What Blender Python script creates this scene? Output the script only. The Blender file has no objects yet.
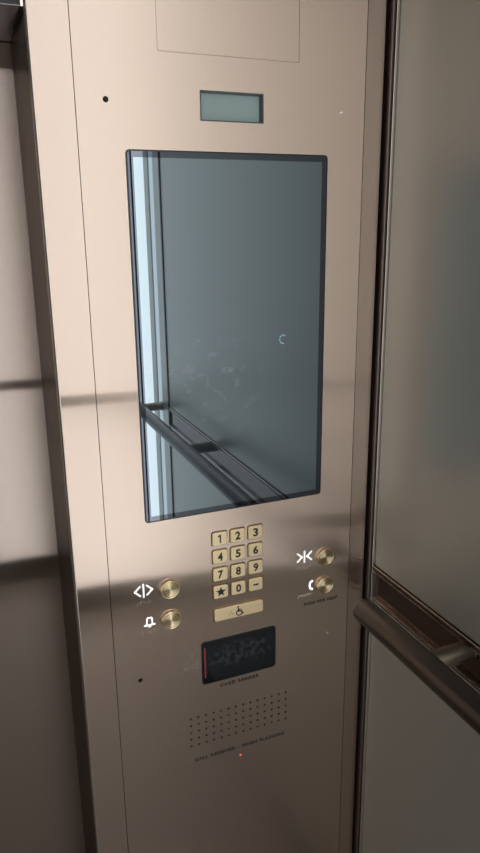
import bpy, bmesh, math
from mathutils import Vector, Matrix
D = bpy.data
C = bpy.context.scene.collection

# ---------------------------------------------------------------- units
# Panel coordinates: x to the right along the front panel, y into the front wall,
# z up, origin at the touchscreen's top left corner.
S = 1.15
FL = -1.54                                   # the floor in panel coordinates
def V(x, y, z):
    return Vector((S*x, S*y, S*(z-FL)))

# ---------------------------------------------------------------- camera
cam = D.objects.new('camera', D.cameras.new('camera'))
C.objects.link(cam)
yaw, pitch, roll = math.radians(22.27), math.radians(15.986), math.radians(-.7016)
fwd = Vector((math.sin(yaw)*math.cos(pitch), math.cos(yaw)*math.cos(pitch), -math.sin(pitch)))
rt0 = Vector((math.cos(yaw), -math.sin(yaw), 0)); up0 = rt0.cross(fwd)
rt = rt0*math.cos(roll) + up0*math.sin(roll); up = rt.cross(fwd)
cam.matrix_world = Matrix.Translation(V(-.2239, -.9164, -.0978)) @ Matrix((rt, up, -fwd)).transposed().to_4x4()
cam.data.sensor_fit = 'VERTICAL'; cam.data.sensor_height = 24
cam.data.lens = 24*689.83/853
cam.data.clip_start = .02
bpy.context.scene.camera = cam

# ---------------------------------------------------------------- world, exposure
w = D.worlds.new('world'); bpy.context.scene.world = w; w.use_nodes = True
w.node_tree.nodes['Background'].inputs[0].default_value = (.5, .55, .6, 1)
w.node_tree.nodes['Background'].inputs[1].default_value = .3
vs = bpy.context.scene.view_settings
vs.view_transform = 'Standard'; vs.look = 'None'; vs.gamma = 1; vs.use_curve_mapping = False
vs.exposure = 0.14
WINDOW_LIGHT = 1.48
STRIP_LIGHT = 2.9
CEILING_LIGHT = 2.6

# ---------------------------------------------------------------- materials
def mat(name):
    m = D.materials.new(name); m.use_nodes = True
    nt = m.node_tree
    b = nt.nodes.get('Principled BSDF')
    return m, nt, b
def plain(name, col, rough=.5, metal=0., emis=None, estr=0., spec=.5, coat=0., noise=0., nscale=(60, 60, 60)):
    m, nt, b = mat(name)
    b.inputs['Base Color'].default_value = (*col, 1)
    b.inputs['Roughness'].default_value = rough
    b.inputs['Metallic'].default_value = metal
    b.inputs['Specular IOR Level'].default_value = spec
    b.inputs['Coat Weight'].default_value = coat
    if emis:
        b.inputs['Emission Color'].default_value = (*emis, 1)
        b.inputs['Emission Strength'].default_value = estr
    if noise:
        tc = nt.nodes.new('ShaderNodeTexCoord'); mp = nt.nodes.new('ShaderNodeMapping')
        mp.inputs['Scale'].default_value = nscale
        n = nt.nodes.new('ShaderNodeTexNoise'); n.inputs['Detail'].default_value = 4
        mx = nt.nodes.new('ShaderNodeMix'); mx.data_type = 'RGBA'; mx.blend_type = 'MULTIPLY'
        r = nt.nodes.new('ShaderNodeMapRange')
        r.inputs['To Min'].default_value = 1-noise; r.inputs['To Max'].default_value = 1+noise
        nt.links.new(tc.outputs['Object'], mp.inputs[0]); nt.links.new(mp.outputs[0], n.inputs['Vector'])
        nt.links.new(n.outputs[0], r.inputs[0])
        mx.inputs['Factor'].default_value = 1
        mx.inputs['A'].default_value = (*col, 1)
        nt.links.new(r.outputs[0], mx.inputs['B'])
        nt.links.new(mx.outputs['Result'], b.inputs['Base Color'])
    return m

def brushed(name, col, r1=.118, a1=.85, r2=.196, a2=.89, mixf=.46, smudge=False, grain=.035, diffuse=.05, vert=(0, 0, 1)):
    """Vertically brushed sheet: reflections stay crisp along the grain and smear across it."""
    m = D.materials.new(name); m.use_nodes = True; nt = m.node_tree
    nt.nodes.clear(); N = nt.nodes.new; L = nt.links.new
    out = N('ShaderNodeOutputMaterial')
    tan = N('ShaderNodeCombineXYZ')
    for i in range(3): tan.inputs[i].default_value = vert[i]
    tc = N('ShaderNodeTexCoord')
    mp = N('ShaderNodeMapping'); mp.inputs['Scale'].default_value = (700, 700, 6)
    n = N('ShaderNodeTexNoise'); n.inputs['Detail'].default_value = 3
    L(tc.outputs['Object'], mp.inputs[0]); L(mp.outputs[0], n.inputs['Vector'])
    r = N('ShaderNodeMapRange'); r.inputs['From Min'].default_value = .3; r.inputs['From Max'].default_value = .7
    r.inputs['To Min'].default_value = 1-grain; r.inputs['To Max'].default_value = 1+grain
    L(n.outputs[0], r.inputs[0])
    mx = N('ShaderNodeMix'); mx.data_type = 'RGBA'; mx.blend_type = 'MULTIPLY'; mx.inputs['Factor'].default_value = 1
    mx.inputs['A'].default_value = (*col, 1); L(r.outputs[0], mx.inputs['B'])
    col_out = mx.outputs['Result']
    g = []
    for rr, aa in ((r1, a1), (r2, a2)):
        k = N('ShaderNodeBsdfAnisotropic'); k.distribution = 'GGX'
        k.inputs['Roughness'].default_value = rr; k.inputs['Anisotropy'].default_value = aa
        L(tan.outputs[0], k.inputs['Tangent']); L(col_out, k.inputs['Color']); g.append(k)
    ms = N('ShaderNodeMixShader'); ms.inputs[0].default_value = mixf
    L(g[0].outputs[0], ms.inputs[1]); L(g[1].outputs[0], ms.inputs[2])
    df = N('ShaderNodeBsdfDiffuse'); df.inputs[0].default_value = (*[c*.55 for c in col], 1)
    m2 = N('ShaderNodeMixShader'); m2.inputs[0].default_value = diffuse
    L(ms.outputs[0], m2.inputs[1]); L(df.outputs[0], m2.inputs[2])
    last = m2
    if smudge:
        # dusty finger marks left of the card reader
        geo = N('ShaderNodeNewGeometry')
        vm = N('ShaderNodeVectorMath'); vm.operation = 'DISTANCE'
        p = V(.066, 0, -.765); vm.inputs[1].default_value = p
        L(geo.outputs['Position'], vm.inputs[0])
        f = N('ShaderNodeMapRange'); f.inputs['From Min'].default_value = .010; f.inputs['From Max'].default_value = .05
        f.inputs['To Min'].default_value = 1; f.inputs['To Max'].default_value = 0
        L(vm.outputs['Value'], f.inputs[0])
        n2 = N('ShaderNodeTexNoise'); n2.inputs['Scale'].default_value = 90; n2.inputs['Detail'].default_value = 5
        L(geo.outputs['Position'], n2.inputs['Vector'])
        f2 = N('ShaderNodeMapRange'); f2.inputs['From Min'].default_value = .45; f2.inputs['From Max'].default_value = .7
        f2.inputs['To Max'].default_value = .32
        L(n2.outputs[0], f2.inputs[0])
        mu = N('ShaderNodeMath'); mu.operation = 'MULTIPLY'; L(f.outputs[0], mu.inputs[0]); L(f2.outputs[0], mu.inputs[1])
        dd = N('ShaderNodeBsdfDiffuse'); dd.inputs[0].default_value = (.45, .40, .36, 1)
        m3 = N('ShaderNodeMixShader'); L(mu.outputs[0], m3.inputs[0]); L(m2.outputs[0], m3.inputs[1]); L(dd.outputs[0], m3.inputs[2])
        last = m3
    L(last.outputs[0], out.inputs[0])
    return m

def mirror_glass(name, base, refl, rough=.01, emis=None, estr=0., dirt=None, fres=0):
    """Dark coated display glass: a sharp partial mirror over a dark body."""
    m = D.materials.new(name); m.use_nodes = True; nt = m.node_tree
    nt.nodes.clear(); N = nt.nodes.new; L = nt.links.new
    out = N('ShaderNodeOutputMaterial')
    g = N('ShaderNodeBsdfAnisotropic'); g.inputs['Roughness'].default_value = rough
    g.inputs['Color'].default_value = (*refl, 1)
    d = N('ShaderNodeBsdfDiffuse'); d.inputs[0].default_value = (*base, 1)
    if fres:                                     # reflects more at a glancing angle
        lw = N('ShaderNodeLayerWeight'); lw.inputs[0].default_value = .5
        mr = N('ShaderNodeMapRange'); mr.inputs['To Min'].default_value = .6; mr.inputs['To Max'].default_value = 1.5
        L(lw.outputs['Facing'], mr.inputs[0])
        vm = N('ShaderNodeVectorMath'); vm.operation = 'SCALE'; vm.inputs[0].default_value = refl
        L(mr.outputs[0], vm.inputs['Scale']); L(vm.outputs[0], g.inputs['Color'])
    a = N('ShaderNodeAddShader'); L(g.outputs[0], a.inputs[0]); L(d.outputs[0], a.inputs[1])
    last = a
    if dirt:
        tc = N('ShaderNodeTexCoord')
        n = N('ShaderNodeTexNoise'); n.inputs['Scale'].default_value = dirt[3]; n.inputs['Detail'].default_value = 4
        L(tc.outputs['Object'], n.inputs['Vector'])
        f2 = N('ShaderNodeMapRange'); f2.inputs['From Min'].default_value = dirt[4]; f2.inputs['From Max'].default_value = dirt[5]
        L(n.outputs[0], f2.inputs[0])
        geo = N('ShaderNodeNewGeometry')
        sub = N('ShaderNodeVectorMath'); sub.operation = 'SUBTRACT'; sub.inputs[1].default_value = dirt[0]
        div = N('ShaderNodeVectorMath'); div.operation = 'DIVIDE'; div.inputs[1].default_value = dirt[1]
        le = N('ShaderNodeVectorMath'); le.operation = 'LENGTH'
        L(geo.outputs['Position'], sub.inputs[0]); L(sub.outputs[0], div.inputs[0]); L(div.outputs[0], le.inputs[0])
        f = N('ShaderNodeMapRange'); f.inputs['From Min'].default_value = .3; f.inputs['From Max'].default_value = 1
        f.inputs['To Min'].default_value = 1; f.inputs['To Max'].default_value = 0
        L(le.outputs['Value'], f.inputs[0])
        mu = N('ShaderNodeMath'); mu.operation = 'MULTIPLY'; L(f.outputs[0], mu.inputs[0]); L(f2.outputs[0], mu.inputs[1])
        mv = N('ShaderNodeMath'); mv.operation = 'MULTIPLY'; mv.inputs[1].default_value = dirt[2]; L(mu.outputs[0], mv.inputs[0])
        dd = N('ShaderNodeBsdfDiffuse'); dd.inputs[0].default_value = (.5, .52, .52, 1)
        m3 = N('ShaderNodeMixShader'); L(mv.outputs[0], m3.inputs[0]); L(a.outputs[0], m3.inputs[1]); L(dd.outputs[0], m3.inputs[2])
        last = m3
    if emis:
        e = N('ShaderNodeEmission'); e.inputs[0].default_value = (*emis, 1); e.inputs[1].default_value = estr
        a2 = N('ShaderNodeAddShader'); L(last.outputs[0], a2.inputs[0]); L(e.outputs[0], a2.inputs[1]); last = a2
    L(last.outputs[0], out.inputs[0])
    return m

def spun(name, col, r=.40, a=.8):
    """Circular brushed brass: the sweeping highlight of a turned cap (axis along y)."""
    m = D.materials.new(name); m.use_nodes = True; nt = m.node_tree
    nt.nodes.clear(); N = nt.nodes.new; L = nt.links.new
    out = N('ShaderNodeOutputMaterial'); g = N('ShaderNodeBsdfAnisotropic')
    t = N('ShaderNodeTangent'); t.direction_type = 'RADIAL'; t.axis = 'Y'
    g.inputs['Color'].default_value = (*col, 1); g.inputs['Roughness'].default_value = r
    g.inputs['Anisotropy'].default_value = a
    L(t.outputs[0], g.inputs['Tangent']); L(g.outputs[0], out.inputs[0])
    return m

BRONZE = (.685, .51, .405)
M = {}
M['steel'] = brushed('brushed_bronze_steel', BRONZE, smudge=True)
M['steel_door'] = brushed('brushed_bronze_door', (.56, .43, .35))
M['steel_edge'] = plain('polished_bronze_edge', (.80, .68, .60), .25, 1.)
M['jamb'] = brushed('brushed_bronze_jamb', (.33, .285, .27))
M['soffit'] = brushed('brushed_bronze_soffit', (.42, .36, .34), diffuse=.4, vert=(1, 0, 0))
M['dark'] = plain('black_void', (.004, .004, .004), .9)
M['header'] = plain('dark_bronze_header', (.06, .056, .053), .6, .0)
M['sidetrim'] = plain('side_trim_bronze', (.13, .095, .083), .25, 1.)
M['nose'] = plain('upright_nose', (.27, .215, .19), .4, 1.)
M['arris'] = plain('arris_highlight', (.75, .66, .58), .3, 1.)
M['band'] = plain('dark_bronze_band', (.13, .092, .08), .13, 1., noise=.15, nscale=(3, 30, 3))
M['rail'] = plain('handrail_bronze', (.135, .112, .10), .34, 1., noise=.05, nscale=(300, 4, 300))
M['bracket'] = plain('bracket_bronze', (.30, .235, .18), .36, 1.)
M['glass_wall'] = mirror_glass('back_painted_glass', (.155, .155, .134), (.42, .41, .38), rough=.40, fres=1)
M['floor'] = plain('floor_stone', (.27, .25, .24), .35, noise=.25, nscale=(14, 14, 14))
M['ceiling'] = plain('ceiling_panel', (.45, .42, .38), .5)
M['skirting'] = plain('dark_skirting', (.05, .042, .038), .4)
M['window'] = plain('frosted_window', (.6, .6, .6), .5, emis=(.93, 1.04, 1.14), estr=WINDOW_LIGHT)
M['window_strip'] = plain('frosted_window_slot', (.6, .6, .6), .5, emis=(.90, .97, 1.0), estr=STRIP_LIGHT)
M['lamp'] = plain('lamp_diffuser', (.8, .8, .8), .5, emis=(1, .93, .85), estr=CEILING_LIGHT)
M['screen'] = mirror_glass('display_glass', (.010, .012, .016), (.182, .205, .217), emis=(.55, .75, .80), estr=.012,
                           dirt=(V(.105, 0, -.31), (.13, .3, .12), .22, 40, .52, .68))
M['bezel'] = mirror_glass('black_glass_bezel', (.004, .005, .006), (.075, .08, .09))
M['screen_edge'] = plain('screen_edge_black', (.01, .01, .012), .3)
M['spinner'] = plain('spinner_dot', (.3, .5, .6), .5, emis=(.55, .85, 1.0), estr=.55)
M['housing'] = plain('display_housing', (.10, .11, .115), .35)
M['lcd'] = plain('lcd_glass', (.27, .33, .31), .25, spec=.5, emis=(.75, 1, .93), estr=.07)  # faint backlight glow added to lighten the display
M['brass'] = plain('brass_key', (1.0, .76, .45), .44, 1.)
M['brass_ring'] = plain('brass_ring', (.95, .76, .48), .22, 1.)
M['brass_cap'] = spun('brass_cap', (1.0, .76, .46))
M['ink'] = plain('engraved_black', (.012, .011, .012), .5)
M['ink_soft'] = plain('engraved_grey', (.018, .015, .014), .5)
M['white'] = plain('white_glowing_inlay', (.92, .91, .89), .5, emis=(1, .98, .95), estr=.62)  # glow added to make the pictograms whiter
M['braille'] = plain('braille_pin', (.95, .86, .76), .25, 1.)
M['screw_shaded'] = plain('screw_shaded', (.02, .016, .015), .35, .8)
M['screw_lit'] = plain('screw_lit', (.9, .88, .86), .15, 1.)
M['reader'] = mirror_glass('reader_glass', (.006, .007, .008), (.05, .052, .055), rough=.05,
                           dirt=(V(.145, 0, -.765), (.085, .2, .034), .10, 95, .42, .66))
M['pink'] = plain('reader_lamp', (.12, .02, .03), .4, emis=(1, .10, .16), estr=.10)
M['led'] = plain('red_led', (.4, .02, .02), .4, emis=(1, .12, .10), estr=1.0)

# ---------------------------------------------------------------- helpers
def setp(o, label=None, cat=None, group=None, kind=None):
    if label: o['label'] = label
    if cat: o['category'] = cat
    if group: o['group'] = group
    if kind: o['kind'] = kind
    return o
def empty(name, p, label, cat, group=None):
    o = D.objects.new(name, None); C.objects.link(o); o.location = V(*p)
    o.empty_display_size = .02
    return setp(o, label, cat, group)
def link(name, me, m, base=(0, 0, 0), parent=None, smooth=False):
    """me is in panel units relative to base."""
    me.transform(Matrix.Scale(S, 4))
    me.materials.clear()
    for q in (m if isinstance(m, tuple) else (m,)): me.materials.append(q)
    if smooth:
        for p in me.polygons: p.use_smooth = True
    me.update()
    o = D.objects.new(name, me); C.objects.link(o)
    if parent is not None:
        o.parent = parent
        o.location = V(*base) - world(parent)
    else:
        o.location = V(*base)
    return o
def world(o):
    p = Vector(o.location)
    while o.parent:
        o = o.parent; p += Vector(o.location)
    return p
def bm_box(bm, x0, x1, y0, y1, z0, z1, bev=0, seg=2):
    vs_ = [bm.verts.new(c) for c in ((x0,y0,z0),(x1,y0,z0),(x1,y1,z0),(x0,y1,z0),(x0,y0,z1),(x1,y0,z1),(x1,y1,z1),(x0,y1,z1))]
    fs = [bm.faces.new([vs_[i] for i in f]) for f in ((0,1,5,4),(1,2,6,5),(2,3,7,6),(3,0,4,7),(4,5,6,7),(3,2,1,0))]
    if bev:
        es = list({e for f in fs for e in f.edges})
        bmesh.ops.bevel(bm, geom=es, offset=bev, segments=seg, affect='EDGES', profile=.5)
def tomesh(bm, name):
    bmesh.ops.recalc_face_normals(bm, faces=bm.faces)
    me = D.meshes.new(name); bm.to_mesh(me); bm.free(); return me
def box(name, x0, x1, y0, y1, z0, z1, m, parent=None, bev=0, kind=None):
    cx, cz = (x0+x1)/2, (z0+z1)/2
    bm = bmesh.new(); bm_box(bm, x0-cx, x1-cx, 0, y1-y0, z0-cz, z1-cz, bev)
    o = link(name, tomesh(bm, name), m, (cx, y0, cz), parent)
    if kind: o['kind'] = kind
    return o
def rounded(cx, cz, w_, h_, r, n=5):
    pts = []
    for sx, sz, a0 in ((1, 1, 0), (-1, 1, 90), (-1, -1, 180), (1, -1, 270)):
        for i in range(n+1):
            a = math.radians(a0+90*i/n)
            pts.append((cx+sx*(w_/2-r)+r*math.cos(a), cz+sz*(h_/2-r)+r*math.sin(a)))
    return pts
def circle(cx, cz, r, n=16):
    return [(cx+r*math.cos(2*math.pi*i/n), cz+r*math.sin(2*math.pi*i/n)) for i in range(n)]
def plate_mesh(outer, holes, thick, name, bev=0.):
    """Flat sheet with real cut-outs, facing -y, front at y=0, back at y=thick."""
    cu = D.curves.new(name, 'CURVE'); cu.dimensions = '2D'; cu.fill_mode = 'BOTH'
    for poly in [outer]+holes:
        s = cu.splines.new('POLY'); s.points.add(len(poly)-1); s.use_cyclic_u = True
        for i, (a, b) in enumerate(poly): s.points[i].co = (a, b, 0, 1)
    cu.extrude = thick/2; cu.bevel_depth = bev; cu.bevel_resolution = 1
    o = D.objects.new('tmp', cu); C.objects.link(o)
    dg = bpy.context.evaluated_depsgraph_get()
    me = D.meshes.new_from_object(o.evaluated_get(dg))
    D.objects.remove(o); D.curves.remove(cu)
    me.transform(Matrix.Translation((0, thick/2, 0)) @ Matrix.Rotation(math.pi/2, 4, 'X'))
    return me
def text_mesh(s, size, thick=.0004, offset=0., align='CENTER', spacing=1.):
    cu = D.curves.new('t', 'FONT'); cu.body = s; cu.size = size; cu.align_x = align; cu.align_y = 'CENTER'
    cu.extrude = thick/2; cu.offset = offset; cu.space_character = spacing; cu.resolution_u = 4
    o = D.objects.new('tmp', cu); C.objects.link(o)
    dg = bpy.context.evaluated_depsgraph_get()
    me = D.meshes.new_from_object(o.evaluated_get(dg))
    D.objects.remove(o); D.curves.remove(cu)
    me.transform(Matrix.Rotation(math.pi/2, 4, 'X'))
    return me
def fit_x(me, x0, x1):
    xs = [v.co.x for v in me.vertices]; k = (x1-x0)/(max(xs)-min(xs)); c = (max(xs)+min(xs))/2
    for v in me.vertices: v.co.x = (v.co.x-c)*k+(x0+x1)/2
def fit_z(me, z0, z1):
    zs = [v.co.z for v in me.vertices]; k = (z1-z0)/(max(zs)-min(zs)); c = (max(zs)+min(zs))/2
    for v in me.vertices: v.co.z = (v.co.z-c)*k+(z0+z1)/2
def lathe_y(profile, n=40):
    """profile: (radius, y) pairs; turned about the y axis."""
    bm = bmesh.new(); rings = []
    for r, y in profile:
        if r < 1e-6: rings.append([bm.verts.new((0, y, 0))])
        else: rings.append([bm.verts.new((r*math.cos(2*math.pi*i/n), y, r*math.sin(2*math.pi*i/n))) for i in range(n)])
    for a, b in zip(rings, rings[1:]):
        for i in range(n):
            j = (i+1) % n
            if len(a) == 1: bm.faces.new((a[0], b[i], b[j]))
            elif len(b) == 1: bm.faces.new((a[i], a[j], b[0]))
            else: bm.faces.new((a[i], a[j], b[j], b[i]))
    return tomesh(bm, 'lathe')
def tube_mesh(p0, p1, r, n=32, cap=.0):
    """Rod between two points with slightly domed ends."""
    p0, p1 = Vector(p0), Vector(p1); ax = (p1-p0).normalized()
    q = ax.to_track_quat('Z', 'Y'); Lh = (p1-p0).length
    prof = [(0, 0)]
    for i in range(0, 5):
        a = math.pi/2*i/4
        prof.append((r-cap+cap*math.sin(a) if cap else r, (cap-cap*math.cos(a))))
    prof += [(rr, Lh-y) for rr, y in reversed(prof[1:])]+[(0, Lh)]
    bm = bmesh.new(); rings = []
    for rr, y in prof:
        if rr < 1e-6: rings.append([bm.verts.new(p0+q@Vector((0, 0, y)))])
        else: rings.append([bm.verts.new(p0+q@Vector((rr*math.cos(2*math.pi*i/n), rr*math.sin(2*math.pi*i/n), y))) for i in range(n)])
    for a, b in zip(rings, rings[1:]):
        for i in range(n):
            j = (i+1) % n
            if len(a) == 1: bm.faces.new((a[0], b[i], b[j]))
            elif len(b) == 1: bm.faces.new((a[i], a[j], b[0]))
            else: bm.faces.new((a[i], a[j], b[j], b[i]))
    bmesh.ops.remove_doubles(bm, verts=bm.verts, dist=1e-6)
    return tomesh(bm, 'tube')
def stroke(pts, wid, thick=.0005, closed=False):
    """Flat line of even width along pts (x, z), as one mesh facing -y."""
    bm = bmesh.new()
    seq = list(zip(pts, pts[1:]+pts[:1])) if closed else list(zip(pts, pts[1:]))
    for (a, b) in seq:
        d = Vector((b[0]-a[0], b[1]-a[1])); d.normalize(); n = Vector((-d.y, d.x))*wid/2; e = d*wid*.3
        q = [Vector(a)-e+n, Vector(a)-e-n, Vector(b)+e-n, Vector(b)+e+n]
        f = [bm.verts.new((p.x, -thick, p.y)) for p in q]; g = [bm.verts.new((p.x, 0, p.y)) for p in q]
        bm.faces.new(f); bm.faces.new(g[::-1])
        for i in range(4):
            j = (i+1) % 4; bm.faces.new((f[i], g[i], g[j], f[j]))
    return tomesh(bm, 'stroke')
def join_meshes(ms):
    bm = bmesh.new()
    for m in ms: bm.from_mesh(m)
    me = D.meshes.new('joined'); bm.to_mesh(me); bm.free(); return me

# ---------------------------------------------------------------- room shell
XR, XL, YB, ZC = .3905, -1.08, -1.55, .72    # side walls, rear wall, ceiling
XE = .48                                     # outer limits of the shell
box('floor', XL-.1, XE+.05, YB-.12, .30, FL-.08, FL, M['floor'], kind='structure')
box('ceiling', XL-.1, XE+.05, YB-.12, .30, ZC, ZC+.08, M['ceiling'], kind='structure')
BACK = .016
A_, Dm, B_, C_ = -.0590, .3486, -.1088, .3805   # seams and outer edges of the front return
G = .0005
PT = .45*0+ZC                                # panel top = ceiling
# backing of the front wall, coloured black so holes in the sheet read shaded
box('wall_front', -.085, XE+.05, BACK, .17, FL, ZC, M['dark'], kind='structure')
# left return strip: L-section with a chamfered nose running back to the door
def strip(name, prof, z0, z1, m):
    bm = bmesh.new(); lo = [bm.verts.new((x, y, z0)) for x, y in prof]; hi = [bm.verts.new((x, y, z1)) for x, y in prof]
    n = len(prof); bm.faces.new(lo[::-1]); bm.faces.new(hi)
    for i in range(n):
        j = (i+1) % n; bm.faces.new((lo[i], lo[j], hi[j], hi[i]))
    o = link(name, tomesh(bm, name), m); o['kind'] = 'structure'; return o
ch = .0022
strip('trim_1', [(B_+ch, 0), (A_-G, 0), (A_-G, BACK-.0005), (-.0855, BACK-.0005), (-.0855, .175), (B_, .175), (B_, .004), (B_+ch*.0, ch)], FL, ZC, M['steel'])
strip('trim_2', [(B_-.0012, .0035), (B_-.0003, .0012), (B_+ch-.0006, -.0006), (B_+ch+.0006, -.0004), (B_+ch, 0), (B_, ch), (B_-.0002, .0045)], FL, ZC, M['steel_edge'])
# inner face of the jamb, its shade put into a darker steel colour
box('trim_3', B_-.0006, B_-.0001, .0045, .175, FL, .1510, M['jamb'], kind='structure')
# right filler strip and shadow gap
strip('trim_4', [(Dm+G, 0), (C_, .0045), (C_, BACK-.0005), (Dm+G, BACK-.0005)], FL, ZC, M['steel'])

# door, header
box('door_1', -.90, -.02-.082, .1755, .20, FL+.004, .155, M['steel_door'], kind='structure')
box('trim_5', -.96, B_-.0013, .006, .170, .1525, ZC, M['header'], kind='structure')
box('soffit', -.96, B_-.0013, .006, .170, .1515, .1523, M['soffit'], kind='structure').name = 'trim_50'
box('trim_6', -.113, B_-.0013, .001, .0055, .1500, ZC, M['steel_edge'], kind='structure')
box('trim_7', -.1125, B_-.0008, .006, .105, .1465, .1512, M['dark'], kind='structure')
box('trim_8', XL, -.9, .0, .175, FL, ZC, M['steel'], kind='structure')
box('door_sill', -.90, -.115, .0, .175, FL, FL+.002, M['sidetrim'], kind='structure').name = 'trim_9'

# ---- side walls
def side_wall(name, x, sgn, tag_side, nbase):
    """x is the plane of the frames, sgn=+1 for the right-hand wall."""
    o = lambda a, b: (min(x+sgn*a, x+sgn*b), max(x+sgn*a, x+sgn*b))
    y0, y1 = -1.21, -.0005
    a, b = o(.012, .085)
    box(name, a, b, YB, .016 if sgn > 0 else .17, FL, ZC, M['dark'], kind='structure')
    k = nbase
    def fr(y_0, y_1, z0, z1, depth=.0, m='sidetrim', bev=.0012):
        nonlocal k
        p, q = o(depth, .0115)
        box('trim_%d' % k, p, q, y_0, y_1, z0, z1, M[m], bev=bev, kind='structure'); k += 1
    fr(-.0085, y1, FL, ZC)                         # corner upright
    fr(y0, y0+.010, FL, ZC)                        # rear upright of the glazed field
    fr(y0+.0105, -.009, -.6635, -.6560)            # bead under the upper glass
    fr(y0+.0105, -.009, -.6715, -.6640, .004)      # second bead
    fr(y0+.0105, -.009, -.7145, -.6720, .006, 'band', 0)   # recessed dark band
    fr(y0+.0105, -.009, -.7220, -.7150, .001)      # bead over the lower glass
    fr(y0+.0105, -.009, FL, FL+.09, .002, 'band')
    if sgn > 0:                                   # nose of the corner upright
        box('trim_%d' % k, XR-.0045, XR-.0001, -.0060, .0155, FL, ZC, M['nose'], bev=.0005, kind='structure'); k += 1
    # bright strips standing in for edge highlights on the upright and beads
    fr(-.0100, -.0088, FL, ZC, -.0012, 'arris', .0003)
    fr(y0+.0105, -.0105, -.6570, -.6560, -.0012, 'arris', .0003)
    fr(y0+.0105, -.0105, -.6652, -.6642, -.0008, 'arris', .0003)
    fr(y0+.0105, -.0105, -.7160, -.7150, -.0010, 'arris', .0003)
    # glass
    for (z0, z1, nm) in ((-.6555, ZC, 'upper'), (FL+.0905, -.7225, 'lower')):
        p, q = o(.0035, .0115)
        g = box('wall_glass_panel', p, q, y0+.0115, -.0105, z0, z1, M['glass_wall'], bev=.0015)
        pos = 'above' if nm == 'upper' else 'below'
        setp(g, 'satin grey-taupe glass wall panel %s the handrail on the %s wall' % (pos, tag_side), 'wall panel')
    # rear part of the wall: polished posts and two lit slots reaching the corner
    fr(-1.285, y0-.0005, FL, ZC, .004, 'glass_wall', .001)
    fr(-1.385, -1.335, FL, ZC, .002, 'glass_wall', .001)
    for i, (ya, yb) in enumerate(((-1.3345, -1.2855), (YB, -1.3855))):
        p, q = o(.006, .0115)
        box('window_%d' % (nbase//10*2+i), p, q, ya, yb, FL+.1, ZC, M['window_strip' if i else 'window'], kind='structure')
        p, q = o(.003, .0115)
        box('trim_%d' % k, p, q, ya, yb, FL, FL+.0995, M['skirting'], kind='structure'); k += 1
side_wall('wall_right', XR, 1, 'right', 10)
side_wall('wall_left', XL, -1, 'left', 30)
# rear wall: skirting, assumed glowing window, narrowed to darken the screen's reflections
box('wall_rear', XL-.1, XE, YB-.10, YB-.03, FL, ZC, M['skirting'], kind='structure')
WX = -.30
box('rear_dimmer_panel', XL, WX-.0005, YB-.02, YB, FL+.105, ZC, M['jamb'], kind='structure').name = 'trim_60'  # unseen dark panel added beside the window to dim what the screen mirrors
box('window_1', WX, XR, YB-.02, YB-.002, FL+.105, ZC, M['window'], kind='structure')
box('baseboard_rear', XL, XR, YB-.02, YB, FL, FL+.1045, M['skirting'], kind='structure')

# ---- handrails
def handrail(p0, p1, wallpts, label, where):
    t = empty('handrail', p0, label, 'handrail')
    me = tube_mesh((0, 0, 0), Vector(p1)-Vector(p0), .0188, cap=.007)
    link('rail', me, M['rail'], p0, t, smooth=True)
    for a, b in wallpts:
        a, b = Vector(a), Vector(b)
        br = link('bracket', tube_mesh((0, 0, 0), b-a, .0142, cap=.001), M['bracket'], a, t, smooth=True)
        d = (b-a).normalized()
        link('collar', tube_mesh((0, 0, 0), -d*.0022, .0160, cap=.0008), M['sidetrim'], b, br, smooth=True)
    return t
RX, RZ = .312, -.670
handrail((RX, -1.46, RZ), (RX, -.100, RZ), [((RX+.012, y, RZ-.006), (XR+.0058, y, RZ-.006)) for y in (-.25, -.80, -1.30)],
         'dark bronze tubular handrail on the right wall below the glass', 'right')
handrail((-1.0, -1.46, RZ), (-1.0, -.09, RZ), [((-1.015, y, RZ), (XL-.0058, y, RZ)) for y in (-.30, -.78, -1.18)],
         'dark bronze tubular handrail on the left wall, seen only in reflections', 'left')
handrail((-.93, YB+.07, RZ), (.25, YB+.07, RZ), [((x, YB+.07-.015, RZ), (x, YB-.002, RZ)) for x in (-.75, -.34, .08)],
         'dark bronze tubular handrail across the bright rear window, seen only in reflections', 'rear')

# ---- ceiling lights (outside the frame, they light the cab)
for i, (x, y) in enumerate(((-.72, -.45), (-.02, -.45), (-.72, -1.1), (-.02, -1.1))):
    t = empty('ceiling_light', (x, y, ZC), 'round warm white downlight in the cab ceiling', 'ceiling light', 'ceiling downlights')
    def ring(prof, nm, m):
        me = lathe_y(prof, 32); me.transform(Matrix.Rotation(math.pi/2, 4, 'X'))
        link(nm, me, m, (x, y, ZC), t)
    ring([(.055, 0), (.062, 0), (.062, .004), (.055, .006), (.052, .004)], 'frame', M['steel_edge'])
    ring([(0, .003), (.052, .003), (.052, 0)], 'diffuser', M['lamp'])

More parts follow.
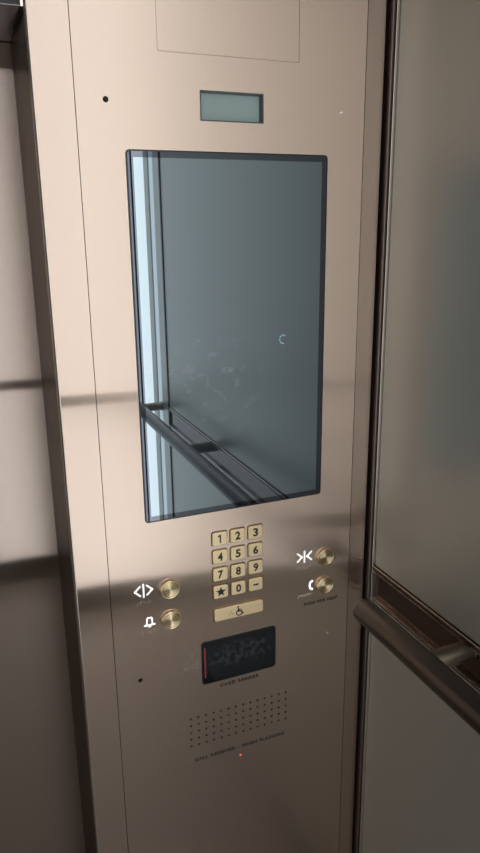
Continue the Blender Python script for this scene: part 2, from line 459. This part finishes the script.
# ---------------------------------------------------------------- control panel
panel = empty('control_panel', (.1448, 0, FL), 'tall brushed bronze steel control panel between the door jamb and the right wall', 'control panel')
KX = [.1142, .1443, .1744]; KZ = [-.5561, -.5865, -.6168, -.6472]
KW, KH = .0248, .0226
SX, SZ, SP = .0577, -.8694, .0133
BX = [.0319, .3018]; BZ = [-.6245, -.6774]
holes = [rounded(.145, -.2552, .2916, .5120, .006),
         rounded((.101+.1912)/2, (.0746+.0378)/2, .0902, .0368, .0006, 2),
         rounded(.1453, -.7716, .1316, .0782, .0055),
         rounded(.1448, -.6880, .0866, .0238, .0025)]
holes += [rounded(x, z, KW+.0018, KH+.0018, .0040) for x in KX for z in KZ]
holes += [circle(x, z, .0156, 32) for x in BX for z in BZ]
holes += [circle(SX+SP*i, SZ-SP*j, .0021, 12) for i in range(14) for j in range(5)]
hatch_out = rounded((.0467+.2438)/2, (.1157+.42)/2, .1971, .3043, .002)
holes.append(hatch_out)
outer = [(A_+G, FL+.001), (Dm-G, FL+.001), (Dm-G, ZC-.001), (A_+G, ZC-.001)]
fp = plate_mesh(outer, holes, .004, 'faceplate')
for p_ in fp.polygons:
    p_.material_index = 1 if abs(p_.normal.y) < .5 else 0      # cut edges black: the shade inside the holes is put into their colour
link('faceplate', fp, (M['steel'], M['dark']), (0, 0, 0), panel)
hp = plate_mesh(rounded((.0467+.2438)/2, (.1157+.42)/2, .1971-.0010, .3043-.0010, .002), [], BACK-.0003, 'hatch')
setp(link('access_hatch', hp, M['steel'], (0, .0003, 0), panel), 'flush rectangular access hatch at the top')
# stiffeners that carry the sheet
bm = bmesh.new()
for x in (A_+.004, Dm-.008): bm_box(bm, x, x+.004, .004, BACK, FL+.01, ZC-.01)
link('stiffener', tomesh(bm, 'stiffener'), M['dark'], (0, 0, 0), panel)
# four alike screws, dark reflection and glint put into their colours
for x, z, m in ((-.0215, .0571, 'screw_shaded'), (.3101, .0571, 'screw_lit'), (-.0215, -.7721, 'screw_shaded'), (.3101, -.7721, 'screw_lit')):
    r = .0036 if m == 'screw_shaded' else .0022
    s = link('screw', lathe_y([(0, -.0010), (r*.45, -.0010), (r*.5, -.0004), (r*.8, -.0006), (r, 0), (r, .002)], 20), M[m], (x, 0, z), panel)
    setp(s, 'screw with shade put into its colour' if m == 'screw_shaded' else 'small screw with a glint put into its colour')
# speaker behind the punched holes
bm = bmesh.new(); bm_box(bm, -.095, .095, 0, .010, -.034, .034, .003)
setp(link('speaker', tomesh(bm, 'spk'), M['dark'], (SX+SP*6.5, .0055, SZ-SP*2), panel), 'black speaker behind five rows of punched holes')

# lettering
def letters(s, x0, x1, z0, z1, mname, nm='lettering'):
    me = text_mesh(s, .008, .0003, .00022, spacing=1.2)
    fit_x(me, x0, x1); fit_z(me, z0, z1)
    return link(nm, me, M[mname], (0, -.0003, 0), panel)
letters('PUSH FOR HELP', .2638, .3275, -.7095, -.7040, 'ink_soft')
letters('CARD READER', .1105, .1800, -.8232, -.8172, 'ink_soft')
letters('CALL RECEIVED - WHEN FLASHING', .0626, .2278, -.9550, -.9488, 'ink_soft')
# red lamp under the call sentence
setp(link('indicator_lamp', lathe_y([(0, -.0012), (.0012, -.0010), (.0019, 0), (.0019, .002)], 16), M['led'], (.1448, 0, -.9700), panel), 'tiny glowing red lamp')

# white pictograms and braille beside the round buttons
def icon(me, x, z, label):
    me.transform(Matrix.Scale(.93, 4))
    return setp(link('pictogram', me, M['white'], (x, -.0001, z), panel), label)
wd = .0027
icon(join_meshes([stroke([(-.0055, .0085), (-.0145, 0), (-.0055, -.0085)], wd), stroke([(0, .0115), (0, -.0115)], wd),
                  stroke([(.0055, .0085), (.0145, 0), (.0055, -.0085)], wd)]), -.0087, -.6192, 'white door-open pictogram')
icon(join_meshes([stroke([(-.0070, -.0052), (-.0046, -.0046), (-.0044, .0052), (-.0028, .0078), (.0028, .0078), (.0044, .0052), (.0046, -.0046), (.0070, -.0052)], .0024),
                  stroke([(-.0090, -.0055), (.0090, -.0055)], .0024), stroke([(-.0014, -.0082), (.0014, -.0082)], .0030)]), -.0020, -.6740, 'white bell pictogram')
icon(join_meshes([stroke([(-.0140, .0080), (-.0050, 0), (-.0140, -.0080)], wd), stroke([(0, .0105), (0, -.0105)], wd),
                  stroke([(.0140, .0080), (.0050, 0), (.0140, -.0080)], wd)]), .2632, -.6180, 'white door-close pictogram')
icon(join_meshes([stroke([(.0024, .0085), (-.0016, .0055), (-.0028, 0), (-.0016, -.0055), (.0024, -.0085)], .0032),
                  stroke([(.0014, .0082), (.0024, .0070)], .0034), stroke([(.0014, -.0082), (.0024, -.0070)], .0034)]), .2762, -.6730, 'white telephone handset pictogram')
BR = dict(a=[1], b=[1,2], c=[1,4], d=[1,4,5], e=[1,5], h=[1,2,5], l=[1,2,3], m=[1,3,4], n=[1,3,4,5], o=[1,3,5], p=[1,2,3,4], r=[1,2,3,5], s=[2,3,4])
def braille(word, x, z, pitch=.0022):
    bm = bmesh.new()
    for k, c in enumerate(word):
        for d in BR[c]:
            px = k*pitch*2.7+((d-1)//3)*pitch; pz = -((d-1) % 3)*pitch
            bmesh.ops.create_uvsphere(bm, u_segments=8, v_segments=6, radius=.00088, matrix=Matrix.Translation((px, 0, pz)))
    link('braille_text', tomesh(bm, 'br'), M['braille'], (x, 0, z), panel)
braille('open', -.0200, -.6375); braille('alarm', -.0200, -.6892)
braille('close', .2490, -.6365); braille('phone', .2530, -.6880, .0020)

# ---------------------------------------------------------------- touchscreen
ts = empty('touchscreen', (.145, 0, -.51), 'large tall dark touchscreen mirroring the cab, above the brass keypad', 'screen')
def rect_ring(x0, x1, z0, z1, t, thick, r, name, tl=None):
    o_ = rounded((x0+x1)/2, (z0+z1)/2, x1-x0, z1-z0, r)
    i_ = rounded((x0+x1)/2, (z0+z1)/2, x1-x0-2*t, z1-z0-2*t, .0006, 2)
    return plate_mesh(o_, [i_], thick, name)
x0, x1, z0, z1 = 0., .290, -.5107, .0003
link('casing', rect_ring(x0-.0004, x1+.0004, z0-.0004, z1+.0004, .0030, BACK+.0005, .005, 'case'), M['screen_edge'], (0, -.0005, 0), ts)
link('bezel', rect_ring(x0+.0016, x1-.0016, z0+.0016, z1-.0016, .0073, .002, .004, 'bez'), M['bezel'], (0, -.0008, 0), ts)
dp = plate_mesh(rounded(.145, (z0+z1)/2, .290-.0178, .511-.0178, .0006, 2), [], .004, 'glass')
disp = link('display_glass', dp, M['screen'], (0, -.0008, 0), ts)
bm = bmesh.new()
for i in range(6):
    a = math.radians(60+42*i)
    bmesh.ops.create_circle(bm, cap_ends=True, radius=.00085, segments=10,
                            matrix=Matrix.Translation((.0052*math.cos(a), 0, .0062*math.sin(a))) @ Matrix.Rotation(math.pi/2, 4, 'X'))
setp(link('loading_spinner', tomesh(bm, 'spin'), M['spinner'], (.2212, -.0010, -.2553), disp), 'small broken ring of glowing loading dots')

# ---------------------------------------------------------------- floor indicator
fx0, fx1, fz0, fz1 = .1010, .1912, .0378, .0746
fi = empty('floor_display', ((fx0+fx1)/2, 0, fz0), 'small recessed grey-green rectangular display above the touchscreen, faintly backlit', 'display')
link('housing', plate_mesh(rounded((fx0+fx1)/2, (fz0+fz1)/2, fx1-fx0-.0004, fz1-fz0-.0004, .0004, 2),
     [rounded((fx0+fx1)/2, (fz0+fz1)/2, fx1-fx0-.0030, fz1-fz0-.0030, .0003, 2)], BACK+.0008, 'hs'), M['housing'], (0, -.0008, 0), fi)
link('display_glass', plate_mesh(rounded((fx0+fx1)/2, (fz0+fz1)/2, fx1-fx0-.0032, fz1-fz0-.0032, .0003, 2), [], .004, 'lcd'), M['lcd'], (0, BACK-.0045, 0), fi)

# ---------------------------------------------------------------- card reader
cr = empty('card_reader', (.1453, 0, -.8105), 'black glass card reader, smudged, with a thin pink light line', 'card reader')
link('casing', plate_mesh(rounded(.1453, -.7716, .1308, .0774, .0055), [rounded(.1453, -.7716, .1278, .0744, .0045)], BACK+.0012, 'crc'), M['screen_edge'], (0, -.0012, 0), cr)
link('cover', plate_mesh(rounded(.1453, -.7716, .1276, .0742, .0045), [], BACK, 'crg'), M['reader'], (0, -.0006, 0), cr)
bm = bmesh.new(); bm_box(bm, -.0012, .0012, -.0002, .0004, -.028, .028, .0001, 1)
setp(link('status_light', tomesh(bm, 'pk'), M['pink'], (.0853, -.0007, -.7705), cr), 'thin pink light line')

# ---------------------------------------------------------------- keypad
def star():
    bm = bmesh.new(); p = []
    for i in range(10):
        r = .0086 if i % 2 == 0 else .0038; a = math.radians(90+36*i); p.append((r*math.cos(a), r*math.sin(a)))
    f = [bm.verts.new((x, -.0004, z)) for x, z in p]; c = bm.verts.new((0, -.0004, 0)); g = [bm.verts.new((x, 0, z)) for x, z in p]
    for i in range(10):
        j = (i+1) % 10; bm.faces.new((f[i], f[j], c)); bm.faces.new((f[i], g[i], g[j], f[j]))
    return tomesh(bm, 'star')
def key_cap(w_, h_):
    bm = bmesh.new(); n = 5; rings = []
    for (s_, y, r) in ((0, BACK, .0026), (0, -.0022, .0026), (.0004, -.0029, .0024), (.0010, -.0032, .0020)):
        rings.append([bm.verts.new((x, y, z)) for x, z in rounded(0, 0, w_-2*s_, h_-2*s_, r+.0008, n)])
    for a, b in zip(rings, rings[1:]):
        for i in range(len(a)):
            j = (i+1) % len(a); bm.faces.new((a[i], a[j], b[j], b[i]))
    bm.faces.new(rings[0]); bm.faces.new(rings[-1])
    return tomesh(bm, 'cap')
names = [['1', '4', '7', '*'], ['2', '5', '8', '0'], ['3', '6', '9', '-']]
spoken = {'1': 'top left of the keypad', '2': 'top middle of the keypad', '3': 'top right of the keypad', '4': 'below key 1', '5': 'centre of the second row',
          '6': 'below key 3', '7': 'above the star key', '8': 'above the zero key', '9': 'above the dash key', '0': 'bottom row, between star and dash',
          '*': 'bottom left of the keypad', '-': 'bottom right of the keypad'}
for ci, x in enumerate(KX):
    for ri, z in enumerate(KZ):
        s = names[ci][ri]
        lab = {'*': 'square brass key engraved with a black star, ', '-': 'square brass key engraved with a short black dash, '}.get(s, 'square brass key engraved with black number %s, ' % s)
        t = empty('keypad_key', (x, 0, z), lab+spoken[s], 'key', 'brass keypad keys')
        link('key_cap', key_cap(KW, KH), M['brass'], (x, 0, z), t)
        if s == '*': me = star()
        elif s == '1': me = join_meshes([stroke([(.0008, -.0064), (.0008, .0062)], .0021, .0004), stroke([(-.0024, .0036), (.0006, .0060)], .0019, .0004)])
        elif s == '-': me = stroke([(-.0036, -.0003), (.0036, -.0003)], .0026, .0004)
        else:
            me = text_mesh(s, .0185, .0004, .0006); fit_z(me, -.0069, .0069)
            xs = [v.co.x for v in me.vertices]; hw = .0019 if s == '1' else .0042
            if s != '1': fit_x(me, -hw, hw)
        link('engraving', me, M['ink'], (x, -.0033, z), t)
wk = empty('accessible_key', (.1448, 0, -.6880), 'wide brass bar key with a wheelchair symbol under the number keys', 'key')
link('key_cap', key_cap(.0852, .0224), M['brass'], (.1448, 0, -.6880), wk)
def arc(cx, cz, r, a0, a1, n=14):
    return [(cx+r*math.cos(math.radians(a0+(a1-a0)*i/n)), cz+r*math.sin(math.radians(a0+(a1-a0)*i/n))) for i in range(n+1)]
head = plate_mesh(circle(-.0022, .0075, .0014, 12), [], .0004, 'hd')
wh = join_meshes([head, stroke(arc(-.0006, -.0032, .0046, 110, 345), .0017, .0004), stroke([(-.0020, .0050), (-.0014, -.0002), (.0032, -.0002), (.0050, -.0050), (.0066, -.0042)], .0021, .0004),
                  stroke([(-.0018, .0026), (.0028, .0026)], .0012, .0004)])
link('engraving', wh, M['ink'], (.1452, -.0033, -.6880), wk)
bm = bmesh.new()
for dx, dz in ((0, .0022), (-.0024, -.0016), (.0024, -.0016)):
    bmesh.ops.create_uvsphere(bm, u_segments=8, v_segments=6, radius=.0008, matrix=Matrix.Translation((dx, 0, dz)))
link('braille_dots', tomesh(bm, 'bd'), M['ink_soft'], (.1312, -.0032, -.6893), wk)

# ---------------------------------------------------------------- round buttons
btn_lab = {(0, 0): 'round brass push button beside the white door-open symbol', (0, 1): 'round brass push button beside the white bell symbol',
           (1, 0): 'round brass push button beside the white door-close symbol', (1, 1): 'round brass push button beside the white telephone symbol'}
for i, x in enumerate(BX):
    for j, z in enumerate(BZ):
        t = empty('push_button', (x, 0, z), btn_lab[(i, j)], 'button', 'round brass buttons')
        link('ring', lathe_y([(.0151, BACK), (.0151, -.0002), (.0159, -.0002), (.0159, -.0012), (.0152, -.0042), (.0144, -.0048), (.0134, -.0042), (.0132, -.002), (.0132, BACK)], 48), M['brass_ring'], (x, 0, z), t, smooth=True)
        link('cap', lathe_y([(0, -.0044), (.004, -.0044), (.010, -.0045), (.0120, -.0047), (.0128, -.0040), (.0129, BACK)], 48), M['brass_cap'], (x, 0, z), t)
